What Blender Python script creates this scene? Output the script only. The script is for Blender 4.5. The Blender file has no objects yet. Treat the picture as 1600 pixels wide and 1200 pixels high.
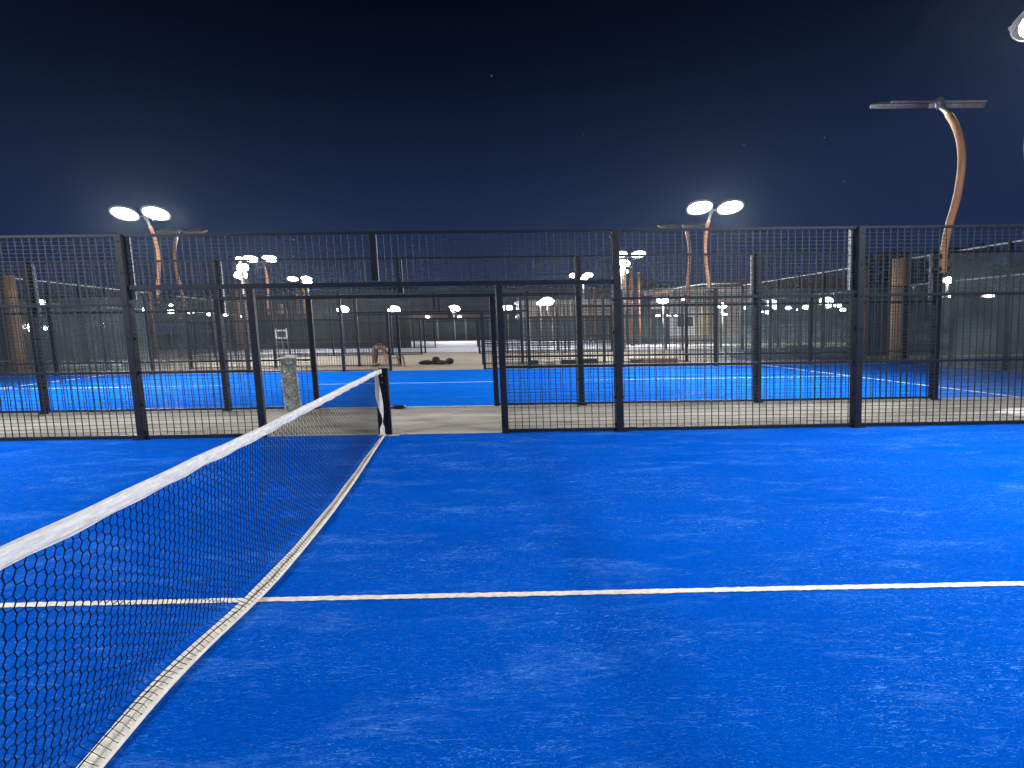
import bpy, bmesh, math, random
from mathutils import Vector, Matrix
random.seed(7)
C = bpy.context.scene
COL = C.collection
# ---------------------------------------------------------------- camera
F_PX, YAW, PITCH, ROLL = 841.11, 0.0117, 0.1033, -0.0506
SLOPE = -0.0366            # the site falls gently to the right
CAM_H = 1.5815
D1, GAP = 8.058, 2.852     # side fence of the near court, lane between courts
cy, sy, cp, sp, cr, sr = math.cos(YAW), math.sin(YAW), math.cos(PITCH), math.sin(PITCH), math.cos(ROLL), math.sin(ROLL)
Fw = Vector((sy, cy, 0)); Rt = Vector((cy, -sy, 0)); Up = Vector((0, 0, 1))
F2v = Fw*cp - Up*sp; U2 = Up*cp + Fw*sp
R3 = Rt*cr + U2*sr; U3 = U2*cr - Rt*sr
cam = bpy.data.cameras.new('camera'); camo = bpy.data.objects.new('camera', cam); COL.objects.link(camo)
M3 = Matrix((R3, U3, -F2v)).transposed()
camo.matrix_world = Matrix.Translation((0, 0, CAM_H)) @ M3.to_4x4()
cam.sensor_width = 36; cam.lens = F_PX/1600*36; cam.shift_x = 48.5/1600
cam.clip_start = 0.05; cam.clip_end = 2000
C.camera = camo
# ---------------------------------------------------------------- night sky
w = bpy.data.worlds.new('World'); C.world = w; w.use_nodes = True
nt = w.node_tree; N = nt.nodes; L = nt.links
bg = N['Background']
tc = N.new('ShaderNodeTexCoord'); sx = N.new('ShaderNodeSeparateXYZ'); L.new(tc.outputs['Generated'], sx.inputs[0])
rp = N.new('ShaderNodeValToRGB'); L.new(sx.outputs['Z'], rp.inputs[0])
el = rp.color_ramp.elements
el[0].position = 0.0; el[0].color = (0.012, 0.026, 0.080, 1)
el[1].position = 0.75; el[1].color = (0.0002, 0.0006, 0.003, 1)
for p, c in ((0.20, (0.0062, 0.0165, 0.056, 1)), (0.30, (0.0036, 0.0105, 0.036, 1)), (0.40, (0.0013, 0.0045, 0.018, 1)), (0.50, (0.0004, 0.0014, 0.0065, 1))):
    e = el.new(p); e.color = c
vo = N.new('ShaderNodeTexVoronoi'); vo.inputs['Scale'].default_value = 34; L.new(tc.outputs['Generated'], vo.inputs['Vector'])
m1 = N.new('ShaderNodeMath'); m1.operation = 'LESS_THAN'; m1.inputs[1].default_value = 0.035; L.new(vo.outputs['Distance'], m1.inputs[0])
sc_ = N.new('ShaderNodeSeparateColor'); L.new(vo.outputs['Color'], sc_.inputs[0])
m2 = N.new('ShaderNodeMath'); m2.operation = 'GREATER_THAN'; m2.inputs[1].default_value = 0.80; L.new(sc_.outputs[0], m2.inputs[0])
m3 = N.new('ShaderNodeMath'); m3.operation = 'MULTIPLY'; L.new(m1.outputs[0], m3.inputs[0]); L.new(m2.outputs[0], m3.inputs[1])
m4 = N.new('ShaderNodeMath'); m4.operation = 'MULTIPLY'; m4.inputs[1].default_value = 0.22; L.new(m3.outputs[0], m4.inputs[0])
mxw = N.new('ShaderNodeMix'); mxw.data_type = 'RGBA'; mxw.blend_type = 'ADD'; mxw.inputs[0].default_value = 1
L.new(rp.outputs[0], mxw.inputs[6]); L.new(m4.outputs[0], mxw.inputs[7]); L.new(mxw.outputs[2], bg.inputs[0])
bg.inputs[1].default_value = 1.0
C.view_settings.view_transform = 'Standard'; C.view_settings.look = 'None'
C.view_settings.exposure = 0.0; C.view_settings.gamma = 1
LAMP_W = 355.0             # watts of each floodlight head
LAMP_COL = (1.0, 0.98, 0.94)
C.cycles.use_denoising = True
C.cycles.max_bounces = 6; C.cycles.transparent_max_bounces = 24
C.cycles.sample_clamp_indirect = 3.0
# ---------------------------------------------------------------- materials
def mat(name, col, rough=0.6, metal=0.0, noise=None, bump=None, spec=0.5, emit=None, estr=0):
    """noise=(scale, colour2, amount, stretch xyz); bump=(scale, strength)"""
    m = bpy.data.materials.new(name); m.use_nodes = True
    n = m.node_tree.nodes; l = m.node_tree.links; b = n['Principled BSDF']
    b.inputs['Base Color'].default_value = (*col, 1); b.inputs['Roughness'].default_value = rough
    b.inputs['Metallic'].default_value = metal; b.inputs['Specular IOR Level'].default_value = spec
    if noise or bump:
        t = n.new('ShaderNodeTexCoord')
    if noise:
        mp = n.new('ShaderNodeMapping'); l.new(t.outputs['Object'], mp.inputs[0]); mp.inputs['Scale'].default_value = noise[3] if len(noise) > 3 else (1, 1, 1)
        z = n.new('ShaderNodeTexNoise'); z.inputs['Scale'].default_value = noise[0]; z.inputs['Detail'].default_value = 6; l.new(mp.outputs[0], z.inputs[0])
        r = n.new('ShaderNodeMapRange'); r.inputs[1].default_value = 0.35; r.inputs[2].default_value = 0.68; r.inputs[4].default_value = noise[2]; l.new(z.outputs[0], r.inputs[0])
        x = n.new('ShaderNodeMix'); x.data_type = 'RGBA'; x.inputs[6].default_value = (*col, 1); x.inputs[7].default_value = (*noise[1], 1)
        l.new(r.outputs[0], x.inputs[0]); l.new(x.outputs[2], b.inputs['Base Color'])
    if bump:
        z2 = n.new('ShaderNodeTexNoise'); z2.inputs['Scale'].default_value = bump[0]; z2.inputs['Detail'].default_value = 5; l.new(t.outputs['Object'], z2.inputs[0])
        bu = n.new('ShaderNodeBump'); bu.inputs['Strength'].default_value = bump[1]; bu.inputs['Distance'].default_value = 0.02
        l.new(z2.outputs[0], bu.inputs['Height']); l.new(bu.outputs[0], b.inputs['Normal'])
    if emit:
        b.inputs['Emission Color'].default_value = (*emit, 1); b.inputs['Emission Strength'].default_value = estr
    return m

def turf(name, base, dark, scuff, amt=1.0):
    m = bpy.data.materials.new(name); m.use_nodes = True
    n = m.node_tree.nodes; l = m.node_tree.links; b = n['Principled BSDF']
    t = n.new('ShaderNodeTexCoord')
    def noise(scale, stretch, detail=5, rough=0.6, dist=0):
        mp = n.new('ShaderNodeMapping'); mp.inputs['Scale'].default_value = stretch; l.new(t.outputs['Object'], mp.inputs[0])
        z = n.new('ShaderNodeTexNoise'); z.inputs['Scale'].default_value = scale; z.inputs['Detail'].default_value = detail
        z.inputs['Roughness'].default_value = rough; z.inputs['Distortion'].default_value = dist; l.new(mp.outputs[0], z.inputs[0]); return z.outputs[0]
    def rng(v, a, c, lo=0, hi=1):
        r = n.new('ShaderNodeMapRange'); r.inputs[1].default_value = a; r.inputs[2].default_value = c; r.inputs[3].default_value = lo; r.inputs[4].default_value = hi; l.new(v, r.inputs[0]); return r.outputs[0]
    def mth(op, a, c):
        k = n.new('ShaderNodeMath'); k.operation = op
        for i, v in enumerate((a, c)):
            if isinstance(v, float): k.inputs[i].default_value = v
            else: l.new(v, k.inputs[i])
        return k.outputs[0]
    def mix(f, a, c):
        x = n.new('ShaderNodeMix'); x.data_type = 'RGBA'
        l.new(f, x.inputs[0])
        for i, v in ((6, a), (7, c)):
            if isinstance(v, tuple): x.inputs[i].default_value = (*v, 1)
            else: l.new(v, x.inputs[i])
        return x.outputs[2]
    big = rng(noise(0.9, (0.5, 1.6, 1)), 0.3, 0.7)
    c1 = mix(big, dark, base)
    fine = rng(noise(42, (0.45, 1.5, 1), 5, 0.85), 0.34, 0.66, 0.0, 1.0)
    c2 = mix(fine, c1, tuple(v*.86 for v in dark))
    # pale sand lying in patches, combed into thin streaks and single fibres
    patch = rng(noise(2.6, (0.45, 1.3, 1), 7, 0.72, 0.4), 0.52, 0.68)
    streak = rng(noise(34, (0.35, 1.5, 1), 8, 0.9, 1.0), 0.46, 0.60)
    spread = rng(noise(0.8, (0.7, 1.3, 1), 4, 0.6), 0.36, 0.60, 0.15, 1.0)
    f1 = rng(noise(46, (0.45, 1.5, 1), 2, 0.5, 2.5), 0.625, 0.69)
    f2 = rng(noise(19, (0.35, 1.9, 1), 3, 0.6, 2.0), 0.61, 0.68)
    f3 = rng(noise(90, (0.6, 1.2, 1), 2, 0.5, 2.0), 0.63, 0.70)
    fl = mth('MAXIMUM', f1, mth('MAXIMUM', mth('MULTIPLY', f2, 0.6), mth('MULTIPLY', f3, 0.7)))
    s = mth('ADD', mth('MULTIPLY', patch, mth('MULTIPLY', streak, 0.85)), mth('MULTIPLY', mth('MULTIPLY', fl, spread), 0.9))
    s = mth('MULTIPLY', mth('MINIMUM', s, 1.0), 0.62*amt)
    c3 = mix(s, c2, scuff)
    l.new(c3, b.inputs['Base Color'])
    b.inputs['Roughness'].default_value = 0.8; b.inputs['Specular IOR Level'].default_value = 0.0
    zz = noise(120, (0.6, 1.3, 1), 4, 0.8); bu = n.new('ShaderNodeBump'); bu.inputs['Strength'].default_value = 0.5; bu.inputs['Distance'].default_value = 0.012
    l.new(zz, bu.inputs['Height']); l.new(bu.outputs[0], b.inputs['Normal'])
    return m

def glass_mat():
    m = bpy.data.materials.new('tempered_glass'); m.use_nodes = True
    n = m.node_tree.nodes; l = m.node_tree.links; n.remove(n['Principled BSDF'])
    o = n['Material Output']; tr = n.new('ShaderNodeBsdfTransparent'); tr.inputs[0].default_value = (0.93, 0.96, 0.955, 1)
    gl = n.new('ShaderNodeBsdfGlossy'); gl.inputs['Roughness'].default_value = 0.03; gl.inputs[0].default_value = (0.9, 0.95, 0.95, 1)
    df = n.new('ShaderNodeBsdfDiffuse'); df.inputs[0].default_value = (0.30, 0.36, 0.36, 1)
    lw = n.new('ShaderNodeLayerWeight'); pw = n.new('ShaderNodeMath'); pw.operation = 'POWER'; pw.inputs[1].default_value = 4.0; l.new(lw.outputs['Facing'], pw.inputs[0])
    lw.inputs[0].default_value = 0.5
    fr = n.new('ShaderNodeMath'); fr.operation = 'MULTIPLY_ADD'; fr.inputs[1].default_value = 0.75; fr.inputs[2].default_value = 0.05; l.new(pw.outputs[0], fr.inputs[0])
    mx = n.new('ShaderNodeMixShader'); l.new(fr.outputs[0], mx.inputs[0]); l.new(tr.outputs[0], mx.inputs[1]); l.new(gl.outputs[0], mx.inputs[2])
    t = n.new('ShaderNodeTexCoord'); z = n.new('ShaderNodeTexNoise'); z.inputs['Scale'].default_value = 1.3; z.inputs['Detail'].default_value = 5; l.new(t.outputs['Object'], z.inputs[0])
    r = n.new('ShaderNodeMapRange'); r.inputs[1].default_value = 0.3; r.inputs[2].default_value = 0.8; r.inputs[3].default_value = 0.02; r.inputs[4].default_value = 0.15; l.new(z.outputs[0], r.inputs[0])
    m2_ = n.new('ShaderNodeMixShader'); l.new(r.outputs[0], m2_.inputs[0]); l.new(mx.outputs[0], m2_.inputs[1]); l.new(df.outputs[0], m2_.inputs[2]); l.new(m2_.outputs[0], o.inputs[0])
    return m

M = dict(
    black=mat('black_powder_coat', (0.004, 0.0065, 0.014), 0.5, 0.0, (9, (0.010, 0.014, 0.024), 0.6), spec=0.16),
    wire=mat('black_wire', (0.014, 0.019, 0.026), 0.5, 0.0, spec=0.22),
    clip=mat('grey_clip_metal', (0.30, 0.32, 0.35), 0.45, 0.5, (30, (0.12, 0.13, 0.15), 0.8)),
    orange=mat('orange_painted_steel', (0.32, 0.150, 0.062), 0.55, 0.0, (6, (0.20, 0.088, 0.036), 0.8, (1, 1, 0.4)), (30, 0.2)),
    column=mat('tan_orange_column', (0.60, 0.34, 0.17), 0.6, 0.0, (5, (0.44, 0.23, 0.11), 0.8, (1, 1, 0.3)), (30, 0.3)),
    galv=mat('galvanised_steel', (0.42, 0.40, 0.36), 0.45, 0.4, (14, (0.25, 0.24, 0.22), 0.8)),
    housing=mat('grey_lamp_housing', (0.30, 0.28, 0.24), 0.5, 0.3, (18, (0.16, 0.15, 0.13), 0.8)),
    lens=mat('lit_lamp_lens', (0.9, 0.9, 0.9), 0.3, emit=LAMP_COL, estr=60),
    bulb=mat('lit_bulb', (0.9, 0.9, 0.9), 0.3, emit=(1.0, 0.98, 0.93), estr=26),  # glow of the dots and shapes standing for reflections and far lights
    fbulb=mat('far_floodlight_lens', (0.9, 0.9, 0.9), 0.3, emit=(1.0, 0.99, 0.95), estr=60),
    white=mat('white_webbing', (0.72, 0.70, 0.65), 0.75, 0, (14, (0.52, 0.50, 0.45), 0.8, (2.5, 1, 2.5)), (240, 0.3), spec=0.2),
    tape=mat('white_vinyl_tape', (0.66, 0.665, 0.67), 0.55, 0, (16, (0.44, 0.45, 0.46), 0.9, (1, 0.8, 5)), (40, 0.25), spec=0.3),  # grey noise in the colour stands for crease shading
    net=mat('black_net_twine', (0.006, 0.008, 0.016), 0.85, spec=0.15),
    line=mat('white_turf_line', (0.70, 0.69, 0.63), 0.85, 0, (30, (0.48, 0.49, 0.50), 0.9), (300, 0.4), spec=0.1),
    sand=mat('sandy_concrete', (0.34, 0.325, 0.30), 0.9, 0, (1.6, (0.19, 0.182, 0.168), 1.0, (0.5, 1.5, 1)), (60, 0.35), spec=0.15),
    ground=mat('beige_ground', (0.34, 0.30, 0.25), 0.95, 0, (0.5, (0.22, 0.20, 0.17), 0.9), (20, 0.3), spec=0.1),
    sandcourt=mat('unpainted_sand_court', (0.33, 0.29, 0.24), 0.9, 0, (1.3, (0.25, 0.22, 0.18), 0.8, (0.5, 2, 1)), (50, 0.3), spec=0.1),
    pale=mat('pale_lavender_court', (0.50, 0.51, 0.66), 0.8, 0, (2.2, (0.42, 0.43, 0.56), 0.8, (0.4, 2.2, 1)), spec=0.2),
    kerb=mat('pale_kerb', (0.42, 0.41, 0.39), 0.8, 0, (20, (0.25, 0.25, 0.26), 0.9)),
    turf=turf('blue_turf', (0.0, 0.086, 0.53), (0.0, 0.066, 0.44), (0.11, 0.33, 0.86)),
    turf2=turf('blue_turf_beyond', (0.0, 0.128, 0.64), (0.0, 0.105, 0.56), (0.20, 0.34, 0.82), 0.45),
    line2=mat('pale_line', (0.60, 0.72, 0.90), 0.85, 0, (20, (0.40, 0.58, 0.85), 0.7)),
    glass=glass_mat(),
    green=mat('dark_green_windscreen', (0.025, 0.040, 0.036), 0.85, 0, (0.8, (0.045, 0.062, 0.056), 0.9), (40, 0.3), spec=0.1),
    leaf=mat('dark_foliage', (0.030, 0.050, 0.026), 0.8, 0, (3, (0.018, 0.03, 0.018), 0.9), spec=0.1),
    bark=mat('dark_bark', (0.06, 0.045, 0.03), 0.9, 0, (6, (0.03, 0.022, 0.016), 0.9), (20, 0.5)),
    skin=mat('tanned_skin', (0.25, 0.135, 0.085), 0.6, 0, (25, (0.26, 0.13, 0.08), 0.6)),
    shirt=mat('tan_brown_shirt', (0.17, 0.10, 0.075), 0.85, 0, (12, (0.16, 0.09, 0.065), 0.8)),
    trousers=mat('brown_trousers', (0.15, 0.085, 0.065), 0.85, 0, (12, (0.09, 0.05, 0.04), 0.8)),
    hair=mat('dark_hair', (0.012, 0.01, 0.009), 0.7),
    shoe=mat('dark_shoe', (0.03, 0.025, 0.022), 0.6, 0, (20, (0.06, 0.05, 0.045), 0.8)),
    bag=mat('black_bag', (0.003, 0.004, 0.005), 0.8, 0, (14, (0.007, 0.009, 0.009), 0.8), (30, 0.5)),
    wrap=mat('crinkled_plastic_wrap', (0.22, 0.24, 0.23), 0.25, 0, (22, (0.045, 0.06, 0.055), 1.0, (1, 1, 1.8)), (26, 1.0), spec=0.7),
    wrapedge=mat('clear_plastic_edge', (0.55, 0.60, 0.66), 0.25, 0, (60, (0.25, 0.3, 0.36), 1.0), (60, 1.0), spec=0.7),
    tarp=mat('navy_tarp', (0.018, 0.030, 0.085), 0.6, 0, (4, (0.03, 0.06, 0.16), 0.8), (10, 0.6)),
    tarpg=mat('dark_green_tarp', (0.010, 0.030, 0.030), 0.6, 0, (5, (0.02, 0.05, 0.05), 0.8), (10, 0.6)),
    whitebag=mat('white_sacking', (0.62, 0.60, 0.54), 0.8, 0, (9, (0.45, 0.42, 0.36), 0.8), (20, 0.5)),
    beige=mat('beige_render', (0.36, 0.31, 0.26), 0.9, 0, (1.2, (0.27, 0.22, 0.18), 0.9), (20, 0.2)),
    brick=mat('brown_cladding', (0.30, 0.22, 0.17), 0.85, 0, (3, (0.24, 0.13, 0.08), 1.0, (2.5, 1, 0.4)), (20, 0.3)),
    offwhite=mat('off_white_panel', (0.52, 0.53, 0.56), 0.7, 0, (4, (0.40, 0.41, 0.46), 0.8)),
    tan=mat('tan_door_panel', (0.55, 0.40, 0.21), 0.7, 0, (9, (0.45, 0.32, 0.16), 0.8)),
    dkglass=mat('dark_window_glass', (0.015, 0.02, 0.035), 0.12, spec=0.8),
    tent=mat('grey_brown_tent_cloth', (0.16, 0.145, 0.125), 0.85, 0, (1.0, (0.12, 0.11, 0.095), 0.8)),
    grey=mat('grey_concrete', (0.22, 0.23, 0.235), 0.85, 0, (2.5, (0.15, 0.16, 0.165), 0.8)),
    leafdry=mat('dry_leaf', (0.55, 0.27, 0.10), 0.7),
    trim=mat('white_trim', (0.75, 0.74, 0.70), 0.6),
    darkint=mat('dark_shutter', (0.020, 0.030, 0.030), 0.6, 0, (2, (0.035, 0.05, 0.048), 0.8)),  # also the dark tone put in for the pergola's unlit interior
    rust=mat('red_brown_beam', (0.16, 0.08, 0.052), 0.7, 0, (5, (0.11, 0.06, 0.045), 0.8)),
)
# ---------------------------------------------------------------- mesh helpers
def gz(x): return SLOPE*x
class MB:
    """Boxes, bars, tubes in court coordinates (x along the fences, y away from the camera, h above the sloping ground)."""
    def __init__(s): s.v = []; s.f = []; s.sm = []
    def box(s, x0, x1, y0, y1, h0, h1):
        i = len(s.v)
        s.v += [(x0, y0, h0), (x1, y0, h0), (x1, y1, h0), (x0, y1, h0), (x0, y0, h1), (x1, y0, h1), (x1, y1, h1), (x0, y1, h1)]
        s.f += [(i, i+3, i+2, i+1), (i+4, i+5, i+6, i+7), (i, i+1, i+5, i+4), (i+1, i+2, i+6, i+5), (i+2, i+3, i+7, i+6), (i+3, i, i+4, i+7)]
        return s
    def post(s, x0, x1, y0, y1, h0, h1, b=0.012):
        """upright with chamfered vertical edges"""
        i = len(s.v); P = [(x0+b, y0), (x1-b, y0), (x1, y0+b), (x1, y1-b), (x1-b, y1), (x0+b, y1), (x0, y1-b), (x0, y0+b)]
        for h in (h0, h1): s.v += [(x, y, h) for x, y in P]
        for k in range(8): s.f.append((i+k, i+(k+1) % 8, i+8+(k+1) % 8, i+8+k))
        s.f.append(tuple(i+8+k for k in range(8))); s.f.append(tuple(i+7-k for k in range(8))); return s
    def tube(s, pts, r, n=8, cap=True, smooth=True, rx=1.0):
        pts = [Vector(p) for p in pts]; rs = r if isinstance(r, (list, tuple)) else [r]*len(pts)
        i0 = len(s.v)
        for k, p in enumerate(pts):
            t = (pts[min(k+1, len(pts)-1)]-pts[max(k-1, 0)]).normalized()
            ref = Vector((1, 0, 0)) if abs(t.x) < 0.9 else Vector((0, 1, 0))
            a = (ref - t*ref.dot(t)).normalized(); b = t.cross(a)
            for j in range(n):
                q = p + (a*math.cos(2*math.pi*j/n)*rx + b*math.sin(2*math.pi*j/n))*rs[k]; s.v.append(tuple(q))
        for k in range(len(pts)-1):
            for j in range(n):
                s.f.append((i0+k*n+j, i0+k*n+(j+1) % n, i0+(k+1)*n+(j+1) % n, i0+(k+1)*n+j))
                if smooth: s.sm.append(len(s.f)-1)
        if cap:
            s.f.append(tuple(i0+n-1-j for j in range(n))); s.f.append(tuple(i0+(len(pts)-1)*n+j for j in range(n)))
        return s
    def quad(s, a, b, c, d):
        i = len(s.v); s.v += [a, b, c, d]; s.f.append((i, i+1, i+2, i+3)); return s
    def obox(s, c, size, R=Matrix.Identity(3)):
        i = len(s.v); c = Vector(c)
        for z in (-.5, .5):
            for x, y in ((-.5, -.5), (.5, -.5), (.5, .5), (-.5, .5)):
                s.v.append(tuple(c + R @ Vector((x*size[0], y*size[1], z*size[2]))))
        s.f += [(i, i+3, i+2, i+1), (i+4, i+5, i+6, i+7), (i, i+1, i+5, i+4), (i+1, i+2, i+6, i+5), (i+2, i+3, i+7, i+6), (i+3, i, i+4, i+7)]
        return s
    def blob(s, c, rad, seed=0, nu=14, nv=9, rough=0.12, flat=0.0):
        """lumpy closed form resting on its base"""
        rnd = random.Random(seed); i0 = len(s.v)
        ph = [(rnd.uniform(0, 6), rnd.uniform(0, 6), rnd.randint(2, 5), rnd.randint(1, 4)) for _ in range(4)]
        for a in range(1, nv):
            th = math.pi*a/nv
            for b in range(nu):
                f = 2*math.pi*b/nu
                k = 1 + sum(rough*math.sin(q[2]*f+q[0])*math.sin(q[3]*th+q[1]) for q in ph)*0.6
                z = c[2]+rad[2]*math.cos(th)*k
                s.v.append((c[0]+rad[0]*math.sin(th)*math.cos(f)*k, c[1]+rad[1]*math.sin(th)*math.sin(f)*k, max(z, flat)))
        top = len(s.v); s.v.append((c[0], c[1], c[2]+rad[2])); bot = len(s.v); s.v.append((c[0], c[1], max(c[2]-rad[2], flat)))
        for a in range(nv-2):
            for b in range(nu):
                s.f.append((i0+a*nu+b, i0+(a+1)*nu+b, i0+(a+1)*nu+(b+1) % nu, i0+a*nu+(b+1) % nu)); s.sm.append(len(s.f)-1)
        for b in range(nu):
            s.f.append((top, i0+b, i0+(b+1) % nu)); s.sm.append(len(s.f)-1)
            s.f.append((bot, i0+(nv-2)*nu+(b+1) % nu, i0+(nv-2)*nu+b)); s.sm.append(len(s.f)-1)
        return s
    def mesh(s, name, m, origin=(0, 0, 0), shear=True):
        ox, oy, oz = origin
        me = bpy.data.meshes.new(name)
        me.from_pydata([(x-ox, y-oy, h-oz+(SLOPE*(x-ox) if shear else 0)) for x, y, h in s.v], [], s.f)
        me.materials.append(m)
        if s.sm:
            fl = [False]*len(s.f)
            for k in s.sm: fl[k] = True
            me.polygons.foreach_set('use_smooth', fl)
        me.update(); return me
    def build(s, name, m, parent=None, origin=(0, 0, 0), shear=True):
        return link(name, s.mesh(name, m, origin, shear), parent)
def link(name, me, parent=None, loc=(0, 0, 0)):
    o = bpy.data.objects.new(name, me); COL.objects.link(o); o.parent = parent; o.location = loc; return o
def tag(o, label=None, cat=None, group=None, kind=None):
    for k, v in (('label', label), ('category', cat), ('group', group), ('kind', kind)):
        if v: o[k] = v
    return o
def thing(name, x, y, label, cat, group=None):
    o = bpy.data.objects.new(name, None); COL.objects.link(o); o.location = (x, y, gz(x)); o.empty_display_size = 0.2
    return tag(o, label, cat, group)
# ---------------------------------------------------------------- layout
NX = -1.38                       # the net and the gates either side of it
XF = (-19.7, -16.0, -12.35, -8.68, -5.02, 2.17, 5.80, 9.47, 13.20, 16.95)
XD = (-3.22, 0.43)
YF = [D1, D1+GAP, D1+GAP+10, D1+2*GAP+10, D1+2*GAP+20, D1+3*GAP+20, D1+3*GAP+30]
# ---------------------------------------------------------------- ground, courts, lines
def sheet(name, x0, x1, y0, y1, h, m, nx=1, ny=1):
    b = MB()
    for i in range(nx):
        for j in range(ny):
            a0, a1 = x0+(x1-x0)*i/nx, x0+(x1-x0)*(i+1)/nx; c0, c1 = y0+(y1-y0)*j/ny, y0+(y1-y0)*(j+1)/ny
            b.quad((a0, c0, h), (a1, c0, h), (a1, c1, h), (a0, c1, h))
    o = b.build(name, m); tag(o, kind='structure'); return o
sheet('ground', -700, 700, -200, 1500, -0.02, M['ground'])
sheet('path', -19.6, 16.9, D1+0.07, D1+GAP-0.05, -0.008, M['sand'])
sheet('court_surface', -19.6, 16.9, D1-10, D1+0.0, 0.0, M['turf'])
sheet('court_surface', -19.6, 16.9, YF[1]+0.02, YF[2]-0.02, 0.0, M['turf2'])
sheet('court_surface', -19.6, 16.9, YF[2]+0.05, YF[4], -0.006, M['sandcourt'])
sheet('court_surface', -19.6, 16.9, YF[5]+0.1, YF[5]+10, -0.002, M['pale'])
sheet('court_surface', -19.6, 16.9, YF[5]+10.4, 74, -0.004, M['pale'])
b = MB()
for y0, y1 in ((D1+0.0, D1+0.07), (YF[1]-0.05, YF[1]+0.02), (YF[2]-0.02, YF[2]+0.05)): b.box(-19.6, 16.9, y0, y1, -0.05, 0.012)
tag(b.build('kerb', M['kerb']), kind='structure')
def lines(yc, m, w=0.05):
    b = MB(); h = 0.004
    rn = random.Random(2); n = 1100; e = [(NX-12.7+25.4*i/n, yc-w/2+rn.uniform(-.0035, .0035), yc+w/2+rn.uniform(-.0035, .0035)) for i in range(n+1)]
    for p, q in zip(e, e[1:]): b.quad((p[0], p[1], h), (q[0], q[1], h), (q[0], q[2], h), (p[0], p[2], h))
    for s in (-1, 1):
        x = NX+s*12.7
        b.quad((x-w*.9, yc-5, h+.001), (x+w*.9, yc-5, h+.001), (x+w*.9, yc+5, h+.001), (x-w*.9, yc+5, h+.001))
    tag(b.build('court_markings', m), kind='structure')
lines(D1-5, M['line'], 0.052)
lines(YF[1]+5, M['line2'], 0.06)
# ---------------------------------------------------------------- side fences
def wires(width, h0, h1, pw=0.1035, ph=0.0555, tv=0.0100, th=0.0055, name='mesh_panel'):
    b = MB(); n = int(round(width/pw)); k = int(round((h1-h0)/ph))
    for i in range(1, n):
        x = width*i/n; b.box(x-tv/2, x+tv/2, -tv/2, tv/2, h0, h1)
    for j in range(1, k):
        z = h0+(h1-h0)*j/k; b.box(0, width, -tv/2-th, -tv/2, z-th/2, z+th/2)
    return b.mesh(name, M['wire'])
WIDE = wires(3.57, 0.05, 2.97); NARROW = wires(1.70, 0.05, 2.24)
OVER = wires(3.54, 2.30, 2.97)
def full_post(x, y, h=3.0, w=0.055, face=1):
    b = MB(); b.post(x-w, x+w, y-0.07, y+0.07, 0, h)
    b.box(x-w-.04, x+w+.04, y-0.10, y+0.10, 0.0, 0.012)
    for z in (.10, .52, 1.0, 1.5, 1.98, 2.45, 2.90):
        b.box(x-w-.014, x+w+.014, y-.030, y+.030, z-.022, z+.022); b.tube([(x, y-.07, z), (x, y-.083, z)], .012, 6)
    return b
def post_clips(x, y, h0, h1, side):
    """light perforated strip with clips on the inner side of a post"""
    b = MB(); s0 = x+side*0.056; s1 = x+side*0.115
    lo, hi = min(s0, s1), max(s0, s1)
    z = h0
    while z < h1-0.02:
        b.box(lo, hi, y+0.03, y+0.062, z, z+0.118); z += 0.13
    b.box(lo, hi, y+0.063, y+0.069, h0, h1)
    return b
def fence(y, label, detail=2, kerbed=True):
    t = thing('court_fence', 0, y, label, 'fence', 'black mesh fences along the sides of the courts')
    O = (0, y, 0)
    for x in XF: full_post(x, y).build('post', M['black'], t, O)
    for x in XD:
        b = MB(); b.post(x-.05, x+.05, y-.05, y+.05, 0, 2.24); b.build('post', M['black'], t, O)
    b = MB(); b.post(NX-.055, NX+.055, y-.04, y+.04, 2.30, 2.97); b.build('post', M['black'], t, O)
    b = MB(); b.box(-5.02, 2.17, y-.035, y+.035, 2.21, 2.278); b.build('lintel', M['black'], t, O)
    b = MB(); b.box(XF[0], XF[-1], y-.028, y+.028, 2.972, 3.008); b.build('top_rail', M['black'], t, O)
    for a, c in ((-12.35, -8.68), (-8.68, -5.02), (2.17, 5.80), (5.80, 9.47)):
        link('mesh_panel', WIDE, t, (a+.05, 0, gz(a+.05)))
        for h in (1.0, 2.0):
            b = MB(); b.box(a+.05, c-.05, y-.022, y+.022, h-.018, h+.018); b.build('rail', M['black'], t, O)
        b = MB(); b.box(a+.05, c-.05, y-.022, y+.022, 0.012, 0.055); b.build('rail', M['black'], t, O)
    for a, c in ((-5.02, -3.22), (0.43, 2.17)):
        link('mesh_panel', NARROW, t, (a+.05, 0, gz(a+.05)))
        for h in (1.0,):
            b = MB(); b.box(a+.05, c-.05, y-.022, y+.022, h-.018, h+.018); b.build('rail', M['black'], t, O)
        b = MB(); b.box(a+.05, c-.05, y-.022, y+.022, 0.012, 0.055); b.build('rail', M['black'], t, O)
    for a in (-4.97, -1.33): link('mesh_panel', OVER, t, (a, 0, gz(a)))
    for a, c in ((-19.7, -16.0), (-16.0, -12.35), (9.47, 13.2), (13.2, 16.95)) if y < 30 else ():
        b = MB(); b.box(a+.07, c-.07, y-.006, y+.006, .03, 2.96); b.build('glass_panel', M['glass'], t, O)
    if detail > 1:
        for x, sd in ((-8.68, 1), (-5.02, 1), (5.80, -1), (9.47, -1)):
            post_clips(x, y, 2.08 if y < 9 else 1.95, 2.94, sd).build('clip_strip', M['clip'], t, O)  # pale strip stands for the lamp-lit upper side face of the post
    return t
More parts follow.
